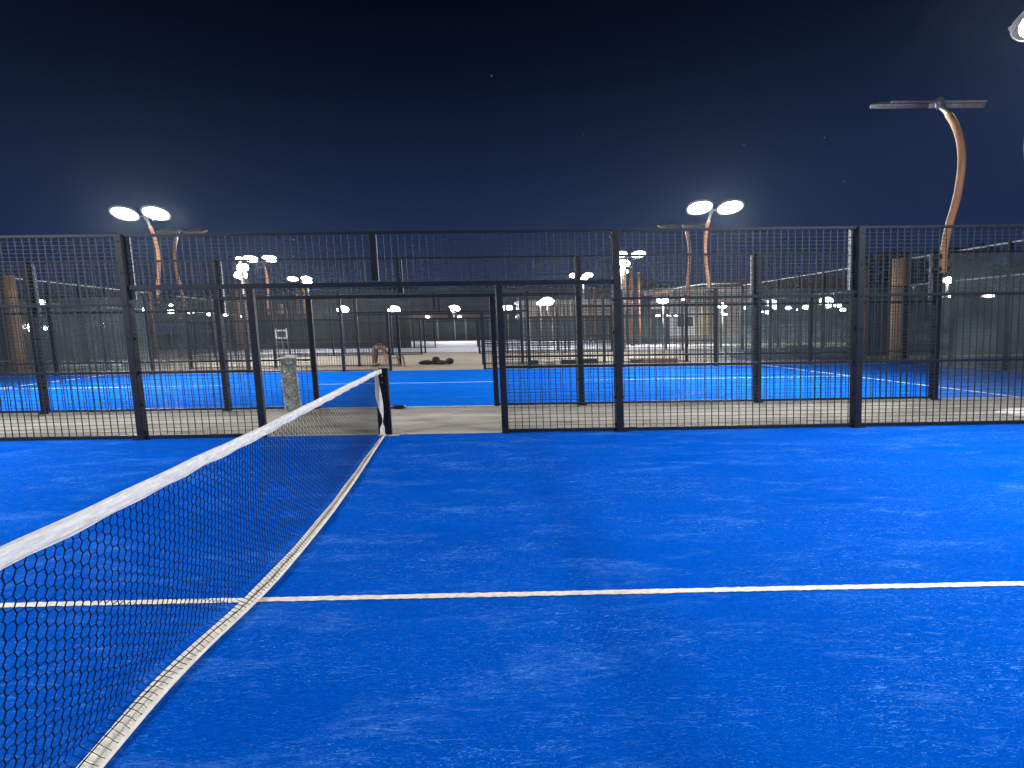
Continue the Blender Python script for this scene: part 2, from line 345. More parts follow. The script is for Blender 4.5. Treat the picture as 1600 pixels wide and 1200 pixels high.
FL = ['near black mesh fence at the edge of the blue court where the net ends',
      'second black mesh fence, across the sandy lane beside the next blue court',
      'third black mesh fence, along the far edge of the next blue court',
      'fourth black mesh fence, just in front of the bending person and the dark bags',
      'fifth black mesh fence, between the sand floor and the first pale lavender court',
      'sixth thin dark fence standing at the near edge of the pale lavender court',
      'farthest dark fence line crossing the pale lavender surface below the dark green wall']
for i, y in enumerate(YF): fence(y, FL[i], 2 if i < 2 else 1)
# ---------------------------------------------------------------- end walls of glass with mesh above
def end_wall(x, y0, label):
    t = thing('end_wall', x, y0, label, 'glass wall', 'glass end walls of the courts'); O = (x, y0, 0)
    for k in range(6):
        y = y0+0.14+k*1.944
        b = MB(); b.post(x-.07, x+.07, y-.04, y+.04, 0, 4.05); b.box(x-.1, x+.1, y-.07, y+.07, 0, .015); b.build('post', M['galv'] if k == 99 else M['black'], t, O)
        if k < 5:
            b = MB(); b.box(x-.006, x+.006, y+.05, y+1.894, .03, 3.0); b.build('glass_panel', M['glass'], t, O)
            b = MB(); y1 = y+1.904
            for j in range(1, 36): q = y+.04+j*(1.864/36); b.box(x-.003, x+.003, q-.002, q+.002, 3.0, 4.0)
            for j in range(0, 19): q = 3.0+j*.0555; b.box(x+.003, x+.008, y+.04, y1, q-.002, q+.002)
            b.build('mesh_panel', M['wire'], t, O)
    b = MB(); b.box(x-.03, x+.03, y0+.1, y0+9.9, 4.0, 4.05); b.build('top_rail', M['clip'], t, O)
    b = MB(); b.box(x-.02, x+.02, y0+.1, y0+9.9, 2.99, 3.03); b.build('rail', M['clip'], t, O)
    return t
for i, (k, lb) in enumerate(((1, 'next blue court'), (3, 'sand court with the bending person'), (5, 'pale lavender court'))):
    if k < 5: end_wall(16.95, YF[k], 'glass wall with mesh strip on top closing the right end of the ' + lb)
    end_wall(-19.7, YF[k], 'glass wall with mesh strip on top closing the left end of the ' + lb)
def column(x, y, label):
    t = thing('corner_column', x, y, label, 'column', 'orange corner columns of the courts'); O = (x, y, 0)
    b = MB(); b.tube([(x, y, 0), (x, y, 2.0), (x, y, 4.1)], [.24, .235, .225], 14, rx=1.15); b.build('shaft', M['column'], t, O)
    b = MB(); b.tube([(x, y, 0), (x, y, .03)], .33, 14); b.build('base_plate', M['galv'], t, O)
for x, y, lb in ((16.95, YF[2]+.35, 'thick orange column at the far right corner of the next blue court'),
                 (-19.55, YF[3]-.25, 'thick orange column at the left edge of the photo beside a glass wall'),
                 (17.1, YF[3]-.15, 'orange column mostly hidden behind the tall near fence post on the right'),
                 (-19.9, YF[4]+.2, 'orange column below and right of the lit lamp on the left, behind the mesh'),
                 (-19.9, YF[6], 'far orange column behind the gatepost left of the net'),
                 (-20.4, YF[6]-3, 'thin looking orange column just left of the far gatepost column'),
                 (-17.6, YF[6]+4, 'far orange column standing behind the white framed board')):
    column(x, y, lb)
# ---------------------------------------------------------------- curved floodlight masts
def spot(parent, loc, R, power, sx_=0.84, sy_=0.50):
    l = bpy.data.lights.new('lamp_light', 'AREA'); l.shape = 'ELLIPSE'; l.size = sx_; l.size_y = sy_; l.energy = power; l.color = LAMP_COL; l.spread = math.radians(125)
    o = bpy.data.objects.new('lamp_light', l); COL.objects.link(o); o.parent = parent
    o.matrix_local = Matrix.Translation(loc) @ R.to_4x4(); return o
PATH = [(-.13, 2.55), (-.13, 2.95), (-.22, 3.45), (-.37, 3.95), (-.45, 4.5), (-.41, 4.95), (-.27, 5.35), (-.07, 5.66), (.10, 5.86)]
def smooth(pts, k=4):
    out = []
    for i in range(len(pts)-1):
        p0, p1, p2, p3 = (Vector(pts[max(i-1, 0)]), Vector(pts[i]), Vector(pts[i+1]), Vector(pts[min(i+2, len(pts)-1)]))
        for j in range(k):
            t = j/k; out.append(tuple(.5*((2*p1)+(p2-p0)*t+(2*p0-5*p1+4*p2-p3)*t*t+(3*p1-p0-3*p2+p3)*t**3)))
    out.append(tuple(pts[-1])); return out
def lamp_meshes(d, light=True):
    r = {}
    pts = smooth([(0, d*p[0], p[1]) for p in PATH])
    b = MB(); b.tube(pts[:-5], .058, 14, rx=1.15); r['pole'] = b.mesh('pole', M['orange'])
    b = MB(); b.tube(pts[-7:], .043, 12); b.tube([(0, d*.06, 5.80), (0, d*.12, 5.97)], .075, 10); r['sleeve'] = b.mesh('sleeve', M['galv'])
    b = MB(); b.box(-.10, .10, -.16, .16, 2.60, 2.68); b.box(-.10, .10, -.16, .16, 2.84, 2.92); r['bracket'] = b.mesh('bracket', M['black'])
    b = MB(); b.box(-.95, .95, d*.12-.03, d*.12+.03, 5.90, 5.94); r['crossbar'] = b.mesh('crossbar', M['galv'])
    a = math.radians(21)*d
    R = Matrix.Rotation(a, 3, 'X')
    for s in (-1, 1):
        cx, cyy, cz = s*.57, d*.40, 5.99
        b = MB(); n = 20; i0 = len(b.v)
        for zz, k in ((.03, .86), (.05, .80), (-.03, 1.0), (.03, 1.0)): pass
        prof = ((-.045, .97), (-.03, 1.0), (.01, 1.0), (.03, .8))
        for z, k in prof:
            for j in range(n):
                f = 2*math.pi*j/n; ex = .47*k*math.copysign(abs(math.cos(f))**.8, math.cos(f)); ey = .44*k*math.copysign(abs(math.sin(f))**.8, math.sin(f))
                q = R @ Vector((ex, ey, z)); b.v.append((cx+q.x, cyy+q.y, cz+q.z))
        for q in range(len(prof)-1):
            for j in range(n): b.f.append((i0+q*n+j, i0+q*n+(j+1) % n, i0+(q+1)*n+(j+1) % n, i0+(q+1)*n+j))
        b.f.append(tuple(i0+3*n+j for j in range(n))); b.f.append(tuple(i0+n-1-j for j in range(n)))
        i1 = len(b.v)
        for z, k in ((-.04, .99), (-.070, .99), (-.070, .97), (-.04, .97)):
            for j in range(n):
                f = 2*math.pi*j/n; q = R @ Vector((.47*k*math.copysign(abs(math.cos(f))**.8, math.cos(f)), .44*k*math.copysign(abs(math.sin(f))**.8, math.sin(f)), z)); b.v.append((cx+q.x, cyy+q.y, cz+q.z))
        for q in range(3):
            for j in range(n): b.f.append((i1+q*n+j, i1+(q+1)*n+j, i1+(q+1)*n+(j+1) % n, i1+q*n+(j+1) % n))
        for q in range(-3, 4):
            b.obox(Vector((cx, cyy, cz))+R @ Vector((q*.1, 0, .035)), (.012, .40, .02), R)
        r['head%d' % s] = b.mesh('floodlight', M['housing'], (cx, cyy, 0))
        b = MB(); i0 = 0
        for j in range(24):
            f = 2*math.pi*j/24; q = R @ Vector((.42*math.cos(f), .39*math.sin(f), -.0465)); b.v.append((q.x, q.y, cz+q.z))
        for j in range(24):
            f = 2*math.pi*j/24; q = R @ Vector((.41*math.cos(f), .38*math.sin(f), -.0475)); b.v.append((q.x, q.y, cz+q.z))
        for j in range(24): b.f.append((j, 24+j, 24+(j+1) % 24, (j+1) % 24))
        b.f.append(tuple(24+j for j in range(24)))
        r['lens%d' % s] = b.mesh('lens', M['lens'])
        r['hc%d' % s] = (cx, cyy, cz)
    r['R'] = R
    return r
LM = {1: lamp_meshes(1), -1: lamp_meshes(-1)}
def mast(x, y, d, label, power, dx=0.0):
    t = thing('floodlight_mast', x+dx, y, label, 'floodlight', 'curved orange masts with twin floodlights'); r = LM[d]
    for k in ('pole', 'sleeve', 'bracket', 'crossbar'): link(k, r[k], t)
    for s in (-1, 1):
        cx, cyy, cz = r['hc%d' % s]
        h = link('floodlight', r['head%d' % s], t, (cx, cyy, gz(cx)))
        link('lens', r['lens%d' % s], h)
        if power:
            q = r['R'] @ Vector((0, 0, -.075)); spot(h, (q.x, q.y+d*.16, cz+q.z-.12), Matrix.Rotation(d*(1 if x > 0 else -1)*math.radians(38), 3, 'Z') @ Matrix.Rotation(math.radians(52)*d, 3, 'X'), power)
    return t
XL, XR = -12.35, 9.47
mast(XL, D1-10, 1, 'floodlight mast on the fence behind the camera, left of it', LAMP_W*1.3)
mast(XR, D1-10, 1, 'floodlight mast on the fence behind the camera, right of it', LAMP_W*1.2)
mast(XL, YF[0], -1, 'floodlight mast at the near fence beyond the left edge of the photo', LAMP_W*1.3)
mast(XR, YF[0], -1, 'floodlight shining in from the top right corner of the photo', LAMP_W*.5, dx=-.72).location.z -= .22
mast(XL, YF[1], 1, 'floodlight mast on the second fence beyond the left edge of the photo', LAMP_W)
mast(XR, YF[1], 1, 'tall curved mast on the right with its twin lamps seen from behind against the sky', LAMP_W)
mast(XL, YF[2], -1, 'brightly lit twin floodlight on a curved orange pole at the upper left', LAMP_W, dx=.42)
mast(XR, YF[2], -1, 'brightly lit twin floodlight on a curved orange pole right of centre', LAMP_W, dx=-.18)
mast(XL, YF[3], 1, 'thin pale mast seen from behind just right of the bright left floodlight', LAMP_W*.8)
mast(XR, YF[3], 1, 'thin pale mast seen from behind just left of the bright floodlight right of centre', LAMP_W*.8)
mast(XL, YF[4], -1, 'smaller lit twin floodlight above the gate lintel left of the net', LAMP_W*.8, dx=-.2)
mast(XR, YF[4], -1, 'smaller lit twin floodlight right of the full height fence post near the middle', LAMP_W*.8, dx=.35)
mast(XL, YF[6], -1, 'small distant lit floodlight left of the centre, above the left gatepost', LAMP_W, dx=-1.9)
mast(XR, YF[6], -1, 'small distant lit floodlight just left of the full height post near the middle', LAMP_W)
# ---------------------------------------------------------------- the net
def net():
    t = thing('court_net', NX, D1-5, 'black net with a white top tape crossing the near blue court from the lower left', 'net'); O = (NX, D1-5, 0)
    y0, y1 = D1-9.9, D1-0.10
    TP = [(-3, .985), (1.5, .978), (3.2, .975), (4.1, .982), (5.2, .993), (6.6, 1.004), (7.3, 1.009), (8.2, 1.004)]
    def top(y):
        for (a, p), (c, q) in zip(TP, TP[1:]):
            if y <= c: u = (y-a)/(c-a); u = u*u*(3-2*u) if y > 3.2 else u; return p+(q-p)*u
        return TP[-1][1]
    BX = [(-3, -.08, .046), (1.2, -.085, .046), (1.85, -.092, .045), (2.1, -.100, .046), (2.4, -.088, .045), (2.7, -.055, .044), (3.07, .008, .045), (3.62, .038, .042), (4.44, .056, .039), (5.1, .050, .037), (5.72, .038, .035), (6.4, .018, .032), (7.07, -.002, .028), (7.6, -.010, .018), (8.3, -.02, .012)]
    def band0(y):
        for (a, p, g), (c, q, h_) in zip(BX, BX[1:]):
            if y <= c: u = (y-a)/(c-a); return p+(q-p)*u, g+(h_-g)*u
        return BX[-1][1:]
    def bandx(y):
        v = [band0(y+o) for o in (-.24, -.12, 0, .12, .24)]
        return NX+sum(a for a, _ in v)/5, sum(a for _, a in v)/5
    def prof(y, h, H):
        """x of the netting at height h: slack belly, then across the ground band"""
        u = max(0, min(1, h/H))
        return NX - 0.075*math.sin(math.pi*u)**0.8*(0.75+.25*math.sin(y*2.1)) - 0.055*(1-u)**4
    pitch = 0.0385; n = int((y1-y0)/pitch); K = 46
    grid = []
    rnd = random.Random(3)
    for j in range(n+1):
        y = y0+j*pitch; H = top(y)-0.045; colp = []
        for k in range(K+1):
            u = k/K
            e = 0.0050*(-1 if (j+k) % 2 else 1)*(1 if k > 6 else .15)
            sag = 0.004*math.sin(y*9+k*.7)
            if k < 6:       # rows lying over the ground band
                bc, bw = bandx(y); s = k/6; X = bc+bw+(-2*bw-.03)*s; h = 0.030+0.006*math.sin(math.pi*s)
                pass
            else:
                s = (k-6)/(K-6); h = 0.036+(H-0.036)*s; base = sum((1, -1)[i]*v for i, v in enumerate(bandx(y)))-.03
                X = base+(NX-base)*(1-(1-s)**2.2) - 0.035*math.sin(math.pi*s)*(0.7+.3*math.sin(y*1.9))
            drift = 0.05*(1-u)**2*math.sin(y*.9)
            colp.append((X, y+e+drift+rnd.uniform(-.0012, .0012)+sag*.5, h+rnd.uniform(-.0015, .0015)+sag))
        for k in range(6): colp[k] = (colp[k][0], colp[k][1]-max(.05, min(.15, .035*y-.015))*(1-k/6), colp[k][2])
        grid.append(colp)
    b = MB()
    def seg(p, q, r):
        i = len(b.v)
        d = Vector(q)-Vector(p)
        if abs(d.z) > abs(d.y)*.8 and abs(d.z) > abs(d.x): offs = ((r, 0, 0), (-r*.5, r*.87, 0), (-r*.5, -r*.87, 0))
        elif abs(d.x) > abs(d.y): offs = ((0, 0, r), (0, r*.87, -r*.5), (0, -r*.87, -r*.5))
        else: offs = ((0, 0, r), (r*.87, 0, -r*.5), (-r*.87, 0, -r*.5))
        for a in (p, q): b.v.extend([(a[0]+o[0], a[1]+o[1], a[2]+o[2]) for o in offs])
        b.f.extend([(i, i+1, i+4, i+3), (i+1, i+2, i+5, i+4), (i+2, i, i+3, i+5)])
    for j in range(n+1):
        for k in range(K):
            seg(grid[j][k], grid[j][k+1], 0.0025 if k > 6 else .0018)
            if j < n and (j+k) % 2 == 0 and k > 6: seg(grid[j][k], grid[j+1][k], 0.0020)
    b.build('netting', M['net'], t, O)
    # black cord running along the ground band
    b = MB(); b.tube([(bandx(y0+(y1-y0)*j/160)[0]+bandx(y0+(y1-y0)*j/160)[1]*(-.35+.9*max(0, min(1, (y0+(y1-y0)*j/160-2.1)/.8)))+.002*math.sin(j), y0+(y1-y0)*j/160, .036) for j in range(161)], .0028, 5); b.build('cord', M['net'], t, O)
    # white tape folded over the head cord
    b = MB(); NS = 120
    for j in range(NS+1):
        y = y0+(y1-y0)*j/NS; T = top(y); wv = .004*math.sin(y*4.1)+.003*math.sin(y*11.3); pn = .003*math.sin(y*17)
        P = [(NX-.011+wv, T-.062+pn), (NX-.014+wv, T-.03), (NX-.009+wv, T-.006), (NX+wv, T), (NX+.009+wv, T-.006), (NX+.014+wv, T-.03+pn), (NX+.011+wv, T-.062+pn)]
        for X, h in P: b.v.append((X, y, h))
    for j in range(NS):
        for k in range(6):
            b.f.append((j*7+k, j*7+k+1, (j+1)*7+k+1, (j+1)*7+k)); b.sm.append(len(b.f)-1)
    tp = b.build('top_tape', M['tape'], t, O)
    b = MB(); b.tube([(NX+.0165+.004*math.sin(y0+(y1-y0)*j/200*4.1)+.003*math.sin((y0+(y1-y0)*j/200)*11.3), y0+(y1-y0)*j/200, top(y0+(y1-y0)*j/200)-.053) for j in range(201)], .0012, 4); b.build('stitching', M['kerb'], tp, O)
    # ground band
    b = MB(); NS = 160
    for j in range(NS+1):
        y = y0+(y1-y0)*j/NS; cx, wd = bandx(y)
        th = .017+.004*math.sin(y*6.1)
        for X, h in ((cx-wd, .003), (cx-wd, th), (cx-wd*.8, th+.006), (cx+wd*.8, th+.006), (cx+wd, th), (cx+wd, .003)): b.v.append((X, y, h))
    for j in range(NS):
        for k in range(5): b.f.append((j*6+k, j*6+k+1, (j+1)*6+k+1, (j+1)*6+k)); b.sm.append(len(b.f)-1)
    b.build('ground_band', M['white'], t, O)
    # side binding of the net, black
    b = MB(); b.box(NX-.008, NX+.008, y1-.01, y1+.02, .03, .95); b.box(NX-.09, NX-.02, y1+.0, y1+.008, .03, .93); b.build('side_binding', M['net'], t, O)
    # loose white strap hanging from the tape end
    b = MB(); S = [(-.055, .985, .050, 0), (-.060, .93, .042, .3), (-.055, .80, .045, .5), (-.050, .66, .060, .2), (-.035, .52, .062, -.2), (-.020, .40, .055, -.6), (-.005, .30, .038, -1.1), (-.012, .22, .024, -1.3), (-.020, .14, .045, -.3), (-.028, .06, .050, .3), (-.01, .015, .055, .2)]
    S2 = smooth([(a, c, d) for a, c, d, e in S], 3); TW = smooth([(e, 0, 0) for a, c, d, e in S], 3)
    for (a, c, d), (e, _, _) in zip(S2, TW):
        d *= .72
        for s in (-1, -.3, .4, 1):
            b.v.append((NX+a+s*d*math.cos(e), y1-.04+s*d*math.sin(e)*.8+.006*math.sin(9*c+s*3), c))
    for j in range(len(S2)-1):
        for k in range(3): b.f.append((j*4+k, j*4+k+1, (j+1)*4+k+1, (j+1)*4+k)); b.sm.append(len(b.f)-1)
    so = b.build('loose_strap', M['white'], t, O); md = so.modifiers.new('thick', 'SOLIDIFY'); md.thickness = .006
    return t
net()
def net_post():
    x, y = NX+.035, D1-.02
    t = thing('net_post', x, y, 'black square steel post holding the far end of the net', 'post'); O = (x, y, 0)
    b = MB(); b.post(x-.062, x+.062, y-.05, y+.05, .012, 1.0, .01); b.build('shaft', M['black'], t, O)
    b = MB(); b.box(x-.066, x+.066, y-.054, y+.054, 1.0, 1.012); b.build('cap', M['black'], t, O)
    b = MB(); b.box(x-.14, x+.17, y-.08, y+.09, .0, .012); b.build('base_plate', M['kerb'], t, O)
    b = MB()
    for j in range(2): b.tube([(x-.03, y-.05-.0, .80+.1*j), (x-.03, y-.075, .80+.1*j)], .012, 8)
    b.build('bolt', M['galv'], t, O)
net_post()
# ---------------------------------------------------------------- small things around the courts
def wrapped_roll():
    x, y = -3.62, YF[1]-.22
    t = thing('wrapped_roll', x, y, 'upright roll in crumpled clear plastic leaning by the second fence gate', 'roll'); O = (x, y, 0)
    b = MB(); rnd = random.Random(5); n = 18; rings = 26; i0 = 0
    for k in range(rings):
        h = 1.04*k/(rings-1)
        for j in range(n):
            f = 2*math.pi*j/n; r = .125+.014*math.sin(3*f+k*.8)+rnd.uniform(-.010, .010)+(.02 if k > rings-4 else 0)
            b.v.append((x-.12*h/1.04*.35+r*1.05*math.cos(f), y+r*math.sin(f), h))
    for k in range(rings-1):
        for j in range(n): b.f.append((k*n+j, k*n+(j+1) % n, (k+1)*n+(j+1) % n, (k+1)*n+j))
    b.f.append(tuple((rings-1)*n+j for j in range(n)))
    b.build('rolled_cover', M['wrap'], t, O)
    for s in (-1, 1):
        b = MB()
        for k in range(30):
            h = .02+.86*k/29
            b.v.append((x+s*.135-.04*h, y-.03, h)); b.v.append((x+s*(.165+rnd.uniform(-.012, .014))-.04*h, y-.05+rnd.uniform(-.02, .02), h+rnd.uniform(-.01, .01)))
        for k in range(29): b.f.append((2*k, 2*k+1, 2*k+3, 2*k+2))
        o = b.build('plastic_flap', M['wrapedge'], t, O); md = o.modifiers.new('t', 'SOLIDIFY'); md.thickness = .004
    b = MB(); b.blob((x+.03, y-.02, 1.075), (.13, .09, .045), 8, flat=1.03); b.blob((x-.12, y-.01, 1.05), (.10, .07, .028), 9, flat=1.03); b.build('folded_top', M['whitebag'], t, O)
wrapped_roll()
def framed_board():
    x, y = -8.05, 23.0
    t = thing('framed_board', x, y, 'small white framed board on a thin metal stand behind the gate left of the net', 'sign'); O = (x, y, 0)
    b = MB()
    for a in (-.30, .0, .30): b.tube([(x+a, y+(.12 if a == 0 else 0), 0), (x+a*.75, y, 1.25)], .012, 6)
    for h in (.35, .75, 1.12): b.tube([(x-.30+h*.06, y, h), (x+.30-h*.06, y, h)], .010, 6)
    b.build('stand', M['galv'], t, O)
    b = MB()
    for a, c, h0, h1 in ((-.25, .25, 1.27, 1.33), (-.25, .25, 1.58, 1.64), (-.25, -.18, 1.33, 1.58), (.18, .25, 1.33, 1.58)): b.box(x+a, x+c, y-.03, y+.03, h0, h1)
    for a in (-.22, .18): b.box(x+a, x+a+.05, y-.02, y+.02, 1.64, 1.70)
    b.build('frame', M['trim'], t, O)
    b = MB(); b.box(x-.18, x+.18, y-.012, y+.012, 1.33, 1.58); b.build('board', M['shoe'], t, O)
framed_board()
def trestle():
    x, y = -3.32, 23.35
    t = thing('trestle', x, y, 'low red brown wooden trestle in front of the bending person', 'trestle'); O = (x, y, 0)
    b = MB(); b.box(x-.32, x+.34, y-.03, y+.03, .34, .385); b.build('crossbar', M['rust'], t, O)
    for a, c in ((.12, .02), (.34, .26), (-.34, -.30)):
        for q in (-.14, .14):
            b = MB(); b.tube([(x+a, y+q, 0), (x+c, y+q*.2, .50)], .032, 6, smooth=False); b.build('leg', M['rust'], t, O)
trestle()
def bags():
    for x, y, rx, rz, lb, kind in ((-2.12, 24.3, .37, .10, 'long black bag lying leftmost in the dark heap on the sand', 'sports_bag'),
                             (-1.70, 24.5, .21, .17, 'black bag standing tallest in the middle of the dark heap on the sand', 'sports_bag'),
                             (-1.42, 24.25, .26, .09, 'flat black bag between the tall one and the round one in the dark heap', 'sports_bag'),
                             (-1.08, 24.4, .19, .14, 'round black bag at the right end of the dark heap on the sand', 'sports_bag')):
        t = thing(kind, x, y, lb, 'bag', 'black bags heaped on the sand court'); O = (x, y, 0)
        b = MB(); b.blob((x, y, rz*.9), (rx, .2, rz*1.05), int(x*100) & 255, rough=.10, flat=.0); b.build('bag_body', M['bag'], t, O)
        b = MB(); b.tube(smooth([(x-rx*.45, y, rz*1.6), (x-rx*.25, y-.03, rz*1.85), (x+rx*.25, y-.03, rz*1.85), (x+rx*.45, y, rz*1.6)]), .014, 6); b.build('handle', M['bag'], t, O)
bags()
def person():
    x, y = -4.28, 23.55
    t = thing('person', x, y, 'person in brown bending right over to reach the sand beside a low trestle', 'person')
    def skinned(name, verts, edges, radii, m, parent, sub=2, root=0):
        me = bpy.data.meshes.new(name); me.from_pydata(verts, edges, []); me.materials.append(m)
        o = link(name, me, parent); md = o.modifiers.new('skin', 'SKIN'); md.use_smooth_shade = True
        for i, r in enumerate(radii): me.skin_vertices[0].data[i].radius = (r, r) if not isinstance(r, tuple) else r; me.skin_vertices[0].data[i].use_root = (i == root)
        s = o.modifiers.new('sub', 'SUBSURF'); s.levels = sub; s.render_levels = sub
        return o
    # coordinates: x to the right in the photo, feet on the ground
    V = [(0.06, 0, .80), (.16, 0, .86), (.30, 0, .86), (.42, 0, .79), (.49, 0, .70), (.56, 0, .60), (.60, 0, .52),   # pelvis, waist, chest, upper chest, neck, head, crown
         (.02, -.10, .76), (-.02, -.12, .44), (-.08, -.12, .08), (.04, -.13, .04),    # leg
         (.02, .10, .76), (.06, .13, .44), (-.02, .14, .08), (.10, .15, .04),
         (.40, -.19, .74), (.44, -.22, .50), (.47, -.20, .27), (.49, -.19, .19),
         (.40, .19, .74), (.48, .22, .50), (.54, .20, .27), (.57, .19, .19)]
    E_ = [(0, 1), (1, 2), (2, 3), (3, 4), (4, 5), (5, 6), (0, 7), (7, 8), (8, 9), (9, 10), (0, 11), (11, 12), (12, 13), (13, 14), (3, 15), (15, 16), (16, 17), (17, 18), (3, 19), (19, 20), (20, 21), (21, 22)]
    Rr = [.145, .125, .145, .13, .055, .088, .075, .095, .062, .042, .035, .095, .062, .042, .035, .055, .042, .030, .034, .055, .042, .030, .034]
    body = skinned('body', V, E_, Rr, M['skin'], t)
    for s, hx in ((-1, .49), (1, .57)):
        for q in range(5):
            a = -.03+q*.015; ln = (.05, .075, .08, .075, .06)[q]
            skinned('finger', [(hx+a, .19*s, .185), (hx+a+.008, .19*s, .185-ln*.5), (hx+a+.002, .19*s, .185-ln)] if q else [(hx-.02, .19*s, .20), (hx-.045, .19*s-.01, .17), (hx-.05, .19*s-.01, .14)], [(0, 1), (1, 2)], [.009, .008, .007], M['skin'], body, 1)
    skinned('shirt', [(.10, 0, .835), (.18, 0, .87), (.30, 0, .87), (.42, 0, .80), (.40, -.19, .745), (.43, -.21, .60), (.40, .19, .745), (.46, .21, .60)], [(0, 1), (1, 2), (2, 3), (3, 4), (4, 5), (3, 6), (6, 7)], [.15, .137, .158, .142, .068, .058, .068, .058], M['shirt'], t)
    skinned('trousers', [(.07, 0, .80), (.02, -.10, .76), (-.02, -.12, .44), (-.07, -.12, .12), (.02, .10, .76), (.06, .13, .44), (-.01, .14, .12), (.11, 0, .83)], [(0, 1), (1, 2), (2, 3), (0, 4), (4, 5), (5, 6), (0, 7)], [.155, .108, .078, .062, .108, .078, .062, .15], M['trousers'], t)
    b = MB(); b.blob((.615, 0, .56), (.085, .098, .085), 4, rough=.03); b.build('hair', M['hair'], body, shear=False)
    b = MB(); b.blob((.520, 0, .565), (.022, .02, .02), 5, rough=.02); b.build('nose', M['skin'], body, shear=False)
    for a, yy in ((0.01, -.13), (.07, .15)):
        b = MB(); b.blob((a, yy, .035), (.14, .05, .06), 6, rough=.05, flat=0.0); b.build('shoe', M['shoe'], t, shear=False)
person()
def lump(name, x, y, rx, ry, rz, m, label, cat, group=None, seed=1, rough=.12):
    b = MB(); b.blob((x, y, rz*.45), (rx, ry, rz*.75), seed, 20, 10, rough, 0.0)
    o = b.build(name, m, None, (x, y, 0)); o.location = (x, y, gz(x)); return tag(o, label, cat, group)
lump('sack', -17.95, 24.2, .78, .3, .30, M['whitebag'], 'long white sack lying by the left glass wall, the left one of two', 'sack', 'white sacks by the left glass wall', 3)
lump('sack', -16.35, 24.2, .72, .3, .30, M['whitebag'], 'long white sack lying by the left glass wall, the right one of two', 'sack', 'white sacks by the left glass wall', 4)
lump('tarpaulin', 14.3, 24.6, 2.2, .7, .42, M['tarp'], 'low navy tarpaulin spread beyond the far line of the next blue court', 'tarpaulin', 'dark tarpaulins beyond the next court', 7, .2)
lump('tarpaulin', 14.75, 24.2, 1.05, .5, .52, M['tarpg'], 'dark green tarpaulin mound behind the far right court line', 'tarpaulin', 'dark tarpaulins beyond the next court', 8, .15)
lump('tarpaulin', 16.0, 23.3, .80, .5, .48, M['tarpg'], 'small dark green tarpaulin mound left of the tall near fence post on the right', 'tarpaulin', 'dark tarpaulins beyond the next court', 9, .12)
def crate(x, y, w, h, m, label, grp):
    t = thing('box', x, y, label, 'box', grp); O = (x, y, 0)
    b = MB(); b.post(x-w/2, x+w/2, y-.18, y+.18, 0, h, .02); b.build('carton', m, t, O)
    b = MB(); b.box(x-w/2-.01, x+w/2+.01, y-.19, y+.19, h, h+.025); b.build('lid', m, t, O)
G_ = 'low things lying on the sand behind the next court'
for x, y, w, h, m, lb in ((2.62, 23.2, .5, .16, 'bag', 'dark flat box leftmost of the row on the sand behind the next court'),
                      (2.92, 23.1, .30, .18, 'whitebag', 'small white box beside the dark flat box on the sand'),
                      (3.55, 23.1, .24, .18, 'whitebag', 'second small white box, right of the gap, in the row on the sand'),
                      (4.15, 23.4, .62, .15, 'bag', 'wide black box just left of the second fence post near the middle'),
                      (5.15, 23.6, .55, .17, 'bag', 'black box between two posts right of the row of white boxes'),
                      (7.1, 23.3, .5, .13, 'bag', 'dark low box just right of the tall near fence post in the middle'),
                      (8.05, 23.2, 1.5, .15, 'rust', 'long brown plank box on the sand behind the next court')):
    crate(x, y, w, h, M[m], lb, G_)
def white_sheet():
    x, y = 9.25, 9.0
    b = MB(); P = [(8.93, 9.06, .02), (9.08, 8.70, .03), (9.9, 8.78, .05), (10.1, 9.3, .06), (9.35, 9.22, .05)]
    b.v += P + [(a, c, 0.0) for a, c, h in P]; b.f.append((0, 1, 2, 3, 4))
    for k in range(5): b.f.append((k, 5+k, 5+(k+1) % 5, (k+1) % 5))
    o = b.build('folded_sheet', M['trim'], None, (x, y, 0)); o.location = (x, y, gz(x)); tag(o, 'white folded sheet lying in the sandy lane at the right edge', 'sheet')
white_sheet()
def leaf(x, y, s, lb):
    b = MB(); P = [(-.5, 0, .01), (-.2, -.22, .03), (.25, -.18, .02), (.5, 0, .05), (.2, .2, .03), (-.25, .18, .04)]
    b.v += [(x+a*s, y+c*s, h) for a, c, h in P]; b.f.append(tuple(range(6)))
    o = b.build('dry_leaf', M['leafdry'], None, (x, y, 0)); o.location = (x, y, gz(x)); o.modifiers.new('t', 'SOLIDIFY').thickness = .004; tag(o, lb, 'leaf')
leaf(2.55, D1+.16, .17, 'curled orange dry leaf at the foot of the near fence, right of the middle post')
def cap_plate():
    x, y = -1.58, YF[1]-.03
    b = MB(); b.tube([(x, y, 0), (x, y, .035), (x, y, .05)], [.155, .15, .10], 20, rx=1.0)
    o = b.build('floor_socket', M['black'], None, (x, y, 0)); o.location = (x, y, gz(x)); tag(o, 'round black cover on the lane edge just right of the net post', 'cover')
cap_plate()
